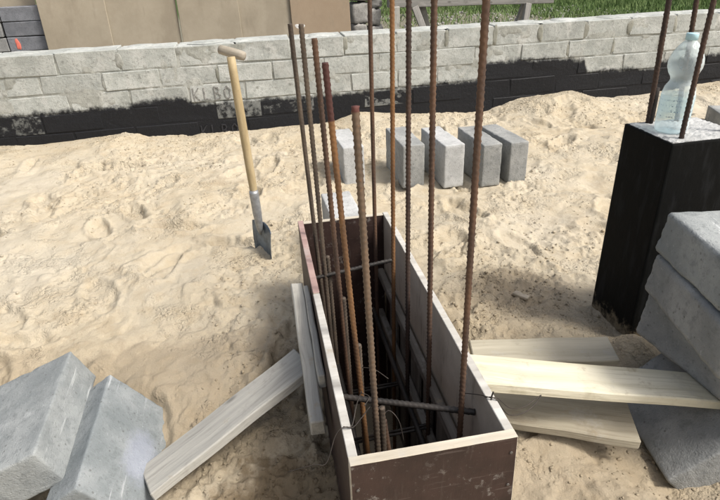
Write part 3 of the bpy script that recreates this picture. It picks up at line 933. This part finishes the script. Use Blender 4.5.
# blocks standing on edge in a row on the sand
GST = 'blocks standing in a row on the sand'
row = [(.405, 2.84, .115, .05, 'first block from the left in the row, behind the rusty bars', 'block_pale', .225),
       (.706, 2.745, .12, .02, 'darker block, second from the left in the row on the sand', 'block', .235),
       (.915, 2.685, .112, .06, 'pale topped block in the middle of the row on the sand', 'block_pale', .235),
       (1.112, 2.65, .105, .03, 'grey block, second from the right in the row on the sand', 'block', .23),
       (1.268, 2.66, .105, .08, 'grey block at the right end of the row on the sand', 'block', .225)]
for i, (x, y, w_, a, lab, mt, h) in enumerate(row):
    z = -.015
    loose_block(lab, (x, y, z), (math.cos(a), math.sin(a), 0), (-math.sin(a), math.cos(a), 0), (w_, .37, h), MT[mt], GST, 20 + i)
loose_block('pale block standing close behind the far end of the box', (.222, 1.86, -.02), (1, .03, 0), (-.03, 1, 0), (.125, .36, .235), MT['block_pale'], None, 31)
loose_block('grey block lying on the sand behind the black column', (2.95, 3.16, -.02), (.93, -.36, 0), (.36, .93, 0), (.40, .24, .125), MT['block'], None, 33)

# stack on the right
GSR = 'blocks piled at the right edge'
def stack_block(lab, corner, ang, dims, seed, mat='block'):
    dx = (math.cos(ang), math.sin(ang), 0); dy = (math.sin(ang), -math.cos(ang), 0)   # dy points to the camera
    x, y = Vector(dx), Vector(dy)
    c = Vector(corner) + x * dims[0] / 2 + y * dims[1] / 2 - Vector((0, 0, dims[2] / 2))
    me = rough_box('concrete_block', *dims, seed=seed, amp=.003, bev=.010)
    for v in me.vertices:
        k = .5 - v.co.z / dims[2]
        v.co.x += math.copysign(.008 * k, v.co.x); v.co.y += math.copysign(.010 * k, v.co.y)
    o = obj('concrete_block', me, MT[mat])
    m = Matrix((x, -y, Vector((0, 0, 1)))).transposed().to_4x4(); m.translation = c
    o.matrix_basis = m
    tag(o, lab, 'concrete block', GSR)
stack_block('top block of the pile at the right edge, pale upper face', (1.005, 1.165, .488), R(-10), (.26, .37, .118), 41, 'block_warm')
stack_block('second block from the top of the pile at the right edge', (1.000, 1.168, .366), R(-12), (.25, .37, .118), 42)
stack_block('third block from the top, above the pale plank end', (1.004, 1.165, .244), R(5), (.25, .38, .143), 43)
stack_block('lowest block of the right pile, mostly hidden in the sand', (1.140, 1.165, .098), R(-10), (.16, .16, .20), 44)
a = R(40)
P0 = Vector((.872, .806, -.064))
yd = Vector((.050, .330, 0)).normalized()
loose_block('dark leaning block below the pale plank at the right', P0, yd, (math.cos(a), -.05, math.sin(a)), (.345, .235, .12), MT['block'], GSR, 47)

MT['rubble_tan'] = mat_plain('tan_stone', (.42, .37, .29), .9, .2, 60)
o = obj('stone_chip', rough_box('stone_chip', .060, .022, .014, amp=.006, seed=77, div=4, bev=.004), MT['rubble_tan'])
o.location = (.845, 1.585, sand_at(.845, 1.585) + .004); o.rotation_euler = (.1, .05, -.9)
tag(o, 'small pale stone chip on the dark disturbed sand left of the column', 'stone')

# ================================================================ PLANKS
def plank(label, p, q, up, width, thick, mat, group=None, jit=.002, bow=0.0, name='plank'):
    """p,q: ends of the centre line of the TOP face"""
    p, q, up = Vector(p), Vector(q), Vector(up)
    L = (q - p).length
    me = box_mesh(name, L, width, thick, .003, 1, jit, cuts=12, bow=bow)
    o = obj(name, me, mat)
    m = frame((p + q) / 2, q - p, up)
    o.matrix_basis = m @ Matrix.Translation((0, 0, -thick / 2))
    tag(o, label, 'plank', group)
    return o
GP = 'planks bracing the formwork'
plank('weathered grey brace plank running from the left blocks up to the box', (-.395, 1.070, -.046), (.036, 1.262, .120), (-.30, .06, 1), .125, .028, MT['wood_grey'], GP)
plank('pale new pine brace plank running from the box to the right pile', (.408, 1.008, .215), (1.30, .895, .048), (.14, .0, 1), .112, .026, MT['wood_new'], GP)
plank('short weathered plank lying on the sand behind the pale brace', (.535, 1.265, .045), (.945, 1.182, .048), (0, -.03, 1), .105, .022, MT['wood_tan'], GP)
plank('damp plank under the pale brace, ending at the dark leaning block', (.425, 1.075, .065), (.845, .925, .022), (.05, -.05, 1), .135, .026, MT['wood_damp'], GP)

# ================================================================ COLUMN
def build_column():
    X0, X1, Y0, Y1, Z1 = 1.068, 1.308, 1.278, 1.490, .628
    root = empty('concrete_column', ((X0 + X1) / 2, (Y0 + Y1) / 2, -.1))
    tag(root, 'stubby concrete column painted black on its sides with a bare grey top', 'column')
    me = box_mesh('shaft', X1 - X0, Y1 - Y0, Z1 + .1, .005, 2, .0015)
    s = obj('shaft', me, MT['bitumen'], root); s.location = (0, 0, (Z1 + .1) / 2)
    bm = bmesh.new()
    n = 22
    rnd = random.Random(2)
    vv = [[bm.verts.new(((i / n - .5) * (X1 - X0 - .010) , (j / n - .5) * (Y1 - Y0 - .010), rnd.uniform(-.0015, .0022) + (0 if 0 < i < n and 0 < j < n else -.003))) for i in range(n + 1)] for j in range(n + 1)]
    for j in range(n):
        for i in range(n): bm.faces.new((vv[j][i], vv[j][i + 1], vv[j + 1][i + 1], vv[j + 1][i]))
    r = bmesh.ops.extrude_face_region(bm, geom=bm.faces[:])
    bmesh.ops.translate(bm, verts=[v for v in r['geom'] if isinstance(v, bmesh.types.BMVert)], vec=(0, 0, .0045))
    bmesh.ops.recalc_face_normals(bm, faces=bm.faces)
    me = bpy.data.meshes.new('top_face'); bm.to_mesh(me); bm.free()
    t = obj('top_face', me, MT['block_pale'], root); t.location = (0, 0, Z1 + .1 - .001)
    GC = 'bars rising from the column'
    cb = rebar('dark bar at the far left corner of the column, black at its foot', (1.127, 1.462, .55), (1.103, 1.462, 1.35), MT['rust_dark'], .0070, group=GC)
    rebar('dark bar in front of the plastic bottle on the column', (1.113, 1.304, .55), (1.120, 1.306, 1.38), MT['rust_dark'], .0062, group=GC)
    rebar('dark bar rising behind the bottle at the far right of the column', (1.222, 1.460, .55), (1.171, 1.460, 1.36), MT['rust_dark'], .0062, group=GC)
    rebar('bar at the near right corner of the column, cut by the frame', (1.262, 1.330, .55), (1.285, 1.330, 1.30), MT['rust_grey'], .0066, group=GC)
    o = obj('tar_coat', tube_mesh('tar_coat', [(1.1285, 1.462, .630), (1.1288, 1.462, .66), (1.129, 1.462, .70), (1.1295, 1.462, .735)], [.0095, .0105, .0098, .0085], 12), MT['bar_tar'], cb)
    o.matrix_basis = cb.matrix_basis.inverted()
MT['bar_tar'] = mat_plain('tarred_rust', (.025, .020, .017), .7, .3, 60)
build_column()

# ---- bottle
def build_bottle():
    root = empty('plastic_bottle', (1.130, 1.374, .632))
    root.rotation_euler = (0, R(1.5), .3); root.scale = (1, 1, .97)
    tag(root, 'pale blue see-through plastic bottle standing on the column top', 'bottle')
    g = NT('clear_blue_plastic', .12, .5)
    t = g.t
    out = t.nodes['Material Output']
    tr = g.n('ShaderNodeBsdfTransparent'); tr.inputs[0].default_value = (.90, .97, .985, 1)
    g.b.inputs['Base Color'].default_value = (.84, .92, .95, 1)
    g.b.inputs['Roughness'].default_value = .12
    nn = g.noise(g.coord('Object'), 25, 3, .5)
    g.set(g.b.inputs['Normal'], g.bump(nn, .8, .012))
    lw = g.n('ShaderNodeLayerWeight'); lw.inputs[0].default_value = .35
    fac = g.math('MULTIPLY_ADD', lw.outputs['Facing'], .55, .24, clamp=True)
    mx = g.n('ShaderNodeMixShader')
    g.set(mx.inputs[0], fac); t.links.new(tr.outputs[0], mx.inputs[1]); t.links.new(g.b.outputs[0], mx.inputs[2])
    t.links.new(mx.outputs[0], out.inputs['Surface'])
    prof = [(.006, .006), (.020, .003), (.034, .0), (.040, .005), (.0425, .016), (.043, .030), (.0425, .060), (.0425, .090), (.042, .110), (.0385, .126), (.0305, .139), (.0285, .146), (.0305, .153),
            (.0375, .164), (.0425, .178), (.0435, .190), (.0415, .204), (.0360, .219), (.0285, .232), (.0205, .242), (.0145, .248), (.0130, .252), (.0130, .262)]
    fl = lambda a, z: (.05 * math.cos(5 * a) * max(0, 1 - z / .03)) + (.012 * math.cos(6 * a + z * 60) if .16 < z < .22 else 0)
    obj('body', lathe_mesh('body', prof, 40, fl), g.m, root)
    g2 = NT('thin_printed_label', .5, .3)
    P = g2.coord('Object')
    lines = g2.math('SINE', g2.math('MULTIPLY', g2.sep(P)[2], 420))
    marks = g2.math('MULTIPLY', g2.sstep(lines, .75, .95), g2.sstep(g2.noise(g2.map(P, (260, 260, 30)), 1, 2, .5), .52, .58))
    g2.set(g2.b.inputs['Base Color'], g2.mix(marks, (.66, .80, .86), (.10, .13, .22)))
    tr2 = g2.n('ShaderNodeBsdfTransparent'); tr2.inputs[0].default_value = (.92, .97, .985, 1)
    mx2 = g2.n('ShaderNodeMixShader'); g2.set(mx2.inputs[0], g2.math('MULTIPLY_ADD', marks, .5, .25))
    g2.t.links.new(tr2.outputs[0], mx2.inputs[1]); g2.t.links.new(g2.b.outputs[0], mx2.inputs[2])
    g2.t.links.new(mx2.outputs[0], g2.t.nodes['Material Output'].inputs['Surface'])
    seg = 36
    vs_, fs = [], []
    for z in (.042, .075, .106):
        for k in range(seg):
            a = 2 * math.pi * k / seg
            vs_.append((.0437 * math.cos(a), .0437 * math.sin(a), z))
    for i in range(2):
        for k in range(seg): fs.append((i * seg + k, i * seg + (k + 1) % seg, (i + 1) * seg + (k + 1) % seg, (i + 1) * seg + k))
    obj('label', mesh_from('label', vs_, fs, True), g2.m, root)
    cap = mat_plain('pale_blue_cap', (.45, .68, .76), .4, .05, 30)
    obj('cap', lathe_mesh('cap', [(.0125, .250), (.0152, .2505), (.0152, .266), (.0145, .2675), (.002, .268)], 24, lambda a, z: .02 * math.cos(18 * a) if z < .266 else 0), cap, root)
build_bottle()

# ================================================================ SHOVEL
def build_shovel():
    B = Vector((-.055, 2.175, -.045)); Tp = Vector((-.083, 2.285, .797))
    root = empty('shovel', (-.055, 2.175, 0))
    tag(root, 'wooden handled spade with short cross grip stuck upright in the sand', 'shovel')
    inv = Matrix.Translation(-Vector(root.location))
    d = (Tp - B).normalized()
    L = (Tp - B).length
    def onl(t): return B + d * t
    pts = [onl(.22 + (L - .23) * k / 12) + Vector((.004 * math.sin(k * .5), 0, 0)) for k in range(13)]
    rad = [.0155] * 3 + [.017] * 6 + [.0165, .016, .016, .0155]
    o = obj('handle', tube_mesh('handle', [(0, 0, L * k / 12 * .0 + (L - .23) * k / 12) for k in range(13)], rad, 14), MT['handle2'], root)
    xh = Vector((0, 1, 0))
    m = frame(B + d * .22, xh, d); o.matrix_basis = inv @ m
    gd = Vector((.085, -.055, -.022)).normalized()
    c = Tp + gd * .004
    gpts = [(t, 0, 0) for t in (-.056, -.053, -.035, 0, .035, .053, .056)]
    o = obj('grip', tube_mesh('grip', gpts, [.008, .0165, .018, .0185, .018, .0165, .008], 14), MT['grip'], root)
    o.matrix_basis = inv @ frame(c, gd, (0, 0, 1))
    # blade: broad flat plate, slightly dished
    hd = Vector((.070, -.155, 0)).normalized()
    n = 10
    vs_, fs = [], []
    Wd, Hh = .175, .22
    prof = []
    for j in range(n + 1):
        v = j / n
        for i in range(n + 1):
            u = i / n - .5
            wv = Wd * (1 - .12 * (1 - v)) if v > .25 else Wd * (.55 + 1.2 * v)
            x = u * wv
            z = -.14 + v * Hh - (.012 * (abs(u) * 2) ** 2 if v > .9 else 0) + (0.0 if v > .25 else 0)
            y = .016 * (1 - (2 * u) ** 2) - .006 * math.sin(v * 3)
            vs_.append((x, y, z))
    N = len(vs_)
    vs_ += [(x, y - .0022, z) for x, y, z in vs_]
    for j in range(n):
        for i in range(n):
            a = j * (n + 1) + i
            fs.append((a, a + 1, a + n + 2, a + n + 1)); fs.append((N + a, N + a + n + 1, N + a + n + 2, N + a + 1))
    rim = [i for i in range(n + 1)] + [j * (n + 1) + n for j in range(1, n + 1)] + [n * (n + 1) + i for i in range(n - 1, -1, -1)] + [j * (n + 1) for j in range(n - 1, 0, -1)]
    for a, b in zip(rim, rim[1:] + rim[:1]): fs.append((a, N + a, N + b, b))
    o = obj('blade', mesh_from('blade', vs_, fs, True), MT['blade'], root)
    o.matrix_basis = inv @ frame(Vector((-.052, 2.178, .045)), hd, d)
    o = obj('socket', tube_mesh('socket', [(0, 0, .0), (0, 0, .03), (0, 0, .10), (0, 0, .19), (0, 0, .20)], [.004, .014, .019, .0195, .018], 14), MT['socket'], root)
    o.matrix_basis = inv @ frame(B + d * .115, xh, d)
MT['handle2'] = mat_rust('ash_handle', (.36, .28, .155), (.45, .36, .215), (.27, .20, .11), .6)
build_shovel()

# ================================================================ BEHIND THE WALL
def tan_panel_mat(name, lo, hi):
    g = NT(name, .75, .2)
    P = g.coord('World')
    a = g.noise(P, 2.5, 5, .7); b = g.noise(g.map(P, (14, 14, 3)), 1.0, 4, .6); d = g.noise(P, 60, 3, .6)
    c = g.mix(g.sstep(a, .3, .7), lo, hi)
    c = g.mix(g.sstep(b, .58, .74, 0, .35), c, tuple(v * .72 for v in lo))
    c = g.mix(g.sstep(a, .60, .70, 0, .25), c, (.44, .41, .35))
    c = g.mix(g.sstep(g.noise(g.map(P, (3, 3, 1.2)), 1.0, 6, .7), .52, .60, 0, .30), c, (.24, .205, .155))
    return g.done(c, g.bump(d, .2, .003))
MT['tan'] = tan_panel_mat('grey_tan_sheet', (.315, .275, .21), (.385, .34, .265))
MT['tan2'] = tan_panel_mat('brown_tan_sheet', (.31, .24, .17), (.36, .285, .205))
PY_ = 5.55
panels = [(-1.745, -1.203, 0.0, 'tan', 'tan sheet behind the wall beside the grey block stack', 0),
          (-1.212, -.622, .024, 'tan', 'tan sheet behind the wall, second from the grey block stack', .01),
          (-.606, -.080, 0.0, 'tan', 'tan sheet in the middle of those behind the wall', -.006),
          (-.090, .386, .024, 'tan', 'narrow tan sheet behind the leaning bars', .006),
          (.378, .925, 0.0, 'tan2', 'browner tan sheet at the right end, next to the rubble', -.01)]
GPN = 'tan sheets standing behind the wall'
for (x0, x1, dy, mt, lab, t) in panels:
    root = empty('sheet_panel', ((x0 + x1) / 2, PY_ + dy, 0)); tag(root, lab, 'panel', GPN)
    me = box_mesh('sheet', x1 - x0, .016, 1.28, .003, 1, .003, cuts=0)
    o = obj('sheet', me, MT[mt], root); o.location = (0, 0, .64); o.rotation_euler = (R(-3), t, 0)
    for sx in (-1, 1):
        b = obj('back_batten', box_mesh('back_batten', 1.2, .05, .03, .003, 1, .001), MT['wood_grey'], root)
        b.matrix_basis = Matrix.Rotation(R(-3), 4, 'X') @ frame((sx * (x1 - x0) * .38, .026, .63), (0, 0, 1), (0, 1, 0))
    if mt == 'tan2':
        wp = mat_plain('white_paper', (.75, .75, .73), .8)
        b = obj('sticker', blob_plate(.10, .055, .003, random.Random(4)), wp, root); b.location = (-.20, -.013, .55)
root = empty('sheet_panel', (-2.28, 5.72, .86)); tag(root, 'tan sheet resting on top of the grey block stack', 'panel', GPN)
o = obj('sheet', box_mesh('sheet', .95, .016, .42, .003, 1, .003), MT['tan'], root); o.location = (0, 0, .17)
b = obj('back_batten', box_mesh('back_batten', .85, .05, .03, .003, 1, .001), MT['wood_grey'], root); b.location = (0, .024, .2)

# stack of grey blocks at the left behind the wall
MT['slate'] = mat_concrete('blue_grey_block', (.155, .165, .185), (.235, .245, .27), spot=(.09, .09, .09), bump=.4)
MT['slate2'] = mat_concrete('light_grey_block', (.22, .225, .225), (.31, .315, .31), spot=(.10, .10, .10), bump=.4)
GB = 'grey blocks stacked behind the wall'
rnd = random.Random(12)
words = ['lowest', 'second', 'third', 'fourth', 'fifth', 'sixth', 'topmost']
for cx, mt, lab in ((-1.905, 'slate', 'blue-grey block, {} of the stack next to the tan sheets'), (-2.255, 'slate2', 'lighter grey block, {} of the stack behind the left edge')):
    for k in range(7):
        me = box_mesh('stacked_block', .335 if mt == 'slate' else .34, .24, .114, .005, 1, .003, rnd=rnd)
        o = obj('stacked_block', me, MT[mt]); o.location = (cx + rnd.uniform(-.006, .006), 5.72, .06 + k * .1195)
        o.rotation_euler = (0, 0, rnd.uniform(-.02, .02))
        tag(o, lab.format(words[k]), 'concrete block', GB)
        if mt == 'slate' and k == 4:
            pm = mat_plain('orange_red_spray', (.72, .20, .15), .7, .1, 30)
            b = obj('paint_mark', blob_plate(.036, .09, .0025, random.Random(9)), pm, o); b.location = (-.09, -.1215, 0)
# rubble next to the sheets
MT['rubble'] = mat_concrete('rubble_concrete', (.26, .255, .24), (.42, .41, .39), spot=(.12, .12, .11), bump=.9)
rnd = random.Random(6)
rub = [(1.08, 5.75, .10, .26, .22, .19), (1.30, 5.72, .09, .18, .2, .17), (1.06, 5.74, .285, .24, .2, .18), (1.24, 5.76, .262, .14, .18, .16), (1.035, 5.75, .455, .14, .18, .15), (1.20, 5.74, .43, .13, .18, .15), (1.04, 5.75, .625, .17, .18, .18), (1.19, 5.74, .585, .12, .16, .14), (1.065, 5.75, .815, .22, .18, .17), (1.21, 5.75, .715, .11, .16, .11)]
labs = ['broad rubble lump at the foot of the heap', 'rubble lump at the foot on the right', 'rubble lump in the second layer', 'small rubble lump in the second layer on the right', 'rubble lump beside the dark gap, left', 'rubble lump beside the dark gap, right', 'large pale rubble lump above the wall top', 'rubble lump right of the dark bar', 'topmost rubble lump by the sheets', 'small topmost rubble lump on the right']
for i, (x, y, z, a, b_, c_) in enumerate(rub):
    o = obj('rubble_lump', rough_box('rubble_lump', a, b_, c_, amp=.02, seed=60 + i, div=4, bev=.02), MT['rubble'])
    o.location = (x, y, z); o.rotation_euler = (rnd.uniform(-.1, .1), rnd.uniform(-.12, .12), rnd.uniform(-.3, .3))
    tag(o, labs[i], 'rubble', 'rubble heaped beside the tan sheets')
o = obj('wooden_post', box_mesh('wooden_post', .68, .075, .06, .004, 1, .003, cuts=5), MT['wood_grey'])
o.matrix_basis = frame((1.36, 5.58, .335), (0.02, 0, 1), (0, -1, 0)); tag(o, 'short grey wooden post standing beside the rubble', 'post')

# trestle with a grey beam
def build_trestle():
    root = empty('trestle', (2.1, 5.65, 0)); tag(root, 'low trestle with a long grey beam on slanting legs', 'trestle')
    inv = Matrix.Translation((-2.1, -5.65, 0))
    o = obj('beam', box_mesh('beam', 1.72, .07, .17, .005, 1, .004, cuts=10), MT['trestle'], root)
    o.matrix_basis = inv @ frame((2.16, 5.65, .728), (1, .05, -.030), (0, 0, 1))
    for (a, b_) in (((1.56, 5.60, .66), (1.80, 5.42, .0)), ((1.66, 5.70, .66), (1.88, 5.86, .0)), ((2.72, 5.62, .63), (2.58, 5.44, .0)), ((2.74, 5.72, .63), (2.62, 5.90, .0))):
        a, b_ = Vector(a), Vector(b_)
        o = obj('leg', box_mesh('leg', (b_ - a).length, .06, .045, .004, 1, .002), MT['trestle'], root)
        o.matrix_basis = inv @ frame((a + b_) / 2, b_ - a, (0, -1, 0))
build_trestle()

# grass, as blades
def build_grass():
    n = 46000
    rs = np.random.default_rng(4)
    x = rs.uniform(2.0, 15, n); y = rs.uniform(8.2, 17, n)
    pn = vnoise(x * .9, y * .9, 50) + .5 * vnoise(x * 3, y * 3, 51)
    e = y - (6.2 - x) * 2.4 + pn * 2.5
    keep = (e > 8.0) | ((y > 11.5 + pn) ) | (rs.random(n) < .25)
    x, y = x[keep], y[keep]; n = len(x)
    h = rs.uniform(.05, .15, n) * (1 + .5 * vnoise(x * 1.7, y * 1.7, 52)); a = rs.uniform(0, 6.28, n); wd_ = rs.uniform(.006, .013, n)
    lx = rs.normal(0, .05, n); ly = rs.normal(0, .05, n)
    ca, sa = np.cos(a) * wd_, np.sin(a) * wd_
    V = np.stack([np.stack([x - ca, y - sa, 0 * x], 1), np.stack([x + ca, y + sa, 0 * x], 1), np.stack([x + lx, y + ly, h], 1)], 1).reshape(-1, 3).astype(np.float32)
    F = np.arange(3 * n, dtype=np.int32)
    me = bpy.data.meshes.new('grass')
    me.vertices.add(len(V)); me.vertices.foreach_set('co', V.ravel())
    me.loops.add(len(F)); me.loops.foreach_set('vertex_index', F)
    me.polygons.add(n); me.polygons.foreach_set('loop_start', np.arange(0, 3 * n, 3, dtype=np.int32)); me.update()
    g = NT('grass_blades', .7, .2)
    P = g.coord('World')
    c = g.mix(g.sstep(g.noise(P, 1.3, 4, .6), .35, .65), (.095, .160, .050), (.150, .215, .080))
    c = g.mix(g.sstep(g.noise(P, 40, 2, .5), .55, .7, 0, .5), c, (.19, .18, .085))
    o = obj('grass', me, g.done(c)); tag(o, 'green grass growing beyond the foundation wall', 'grass', kind='stuff')
build_grass()

def lumps(name, xs, ys, zs, rs_, mat, seed, label, cat):
    bm = bmesh.new(); bmesh.ops.create_icosphere(bm, subdivisions=1, radius=1)
    base = np.array([v.co[:] for v in bm.verts]); fc = np.array([[v.index for v in f.verts] for f in bm.faces]); bm.free()
    rs = np.random.default_rng(seed); n = len(xs)
    V = base[None] * (1 + rs.uniform(-.28, .28, (n, len(base), 1)))
    V = V * (rs.uniform(.7, 1.25, (n, 1, 3)) * np.array([1, 1, .75]))
    V = V * np.asarray(rs_)[:, None, None] + np.stack([xs, ys, zs], 1)[:, None, :]
    F = fc[None] + (np.arange(n) * len(base))[:, None, None]
    V = V.reshape(-1, 3).astype(np.float32); F = F.reshape(-1, 3).astype(np.int32)
    me = bpy.data.meshes.new(name)
    me.vertices.add(len(V)); me.vertices.foreach_set('co', V.ravel())
    me.loops.add(F.size); me.loops.foreach_set('vertex_index', F.ravel())
    me.polygons.add(len(F)); me.polygons.foreach_set('loop_start', np.arange(0, F.size, 3, dtype=np.int32))
    me.polygons.foreach_set('use_smooth', np.ones(len(F), dtype=bool)); me.update()
    o = obj(name, me, mat); tag(o, label, cat, kind='stuff')

def build_clods():
    rs = np.random.default_rng(9)
    n = 38000
    x = np.concatenate([rs.uniform(-1.9, 4.3, n), rs.normal(-.05, .17, 700), rs.normal(.84, .13, 350), rs.uniform(-1.9, 4.3, 1500), rs.normal(.70, .18, 250)])
    y = np.concatenate([rs.uniform(.6, 4.05, n), rs.normal(.95, .2, 700), rs.normal(1.60, .13, 350), rs.uniform(3.95, 4.13, 1500), rs.normal(.80, .15, 250)])
    pn = vnoise(x * 2.2 + 7, y * 2.2, 4) + .4 * vnoise(x * 6, y * 6 + 4, 14)
    keep = (pn > rs.uniform(-.25, .45, len(x))) | (np.arange(len(x)) >= n)
    ins = (x > FX0 - .012) & (x < FX1 + .012) & (y > FY0 - .012) & (y < FY1 + .012)
    keep &= ~ins & (y > .5)
    x, y = x[keep], y[keep]
    r = np.clip(rs.lognormal(-5.9, .45, len(x)), .0014, .0085)
    z = sand_h(x.copy(), y.copy()) + r * .25
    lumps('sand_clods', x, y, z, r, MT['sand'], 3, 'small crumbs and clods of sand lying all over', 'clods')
    x = rs.uniform(2.5, 7, 700); y = rs.uniform(8, 12, 700); r = rs.uniform(.008, .035, 700)
    lumps('gravel', x, y, r * .3, r, MT['rubble'], 5, 'gravel and stones on the bare ground behind the trestle', 'gravel')
build_clods()
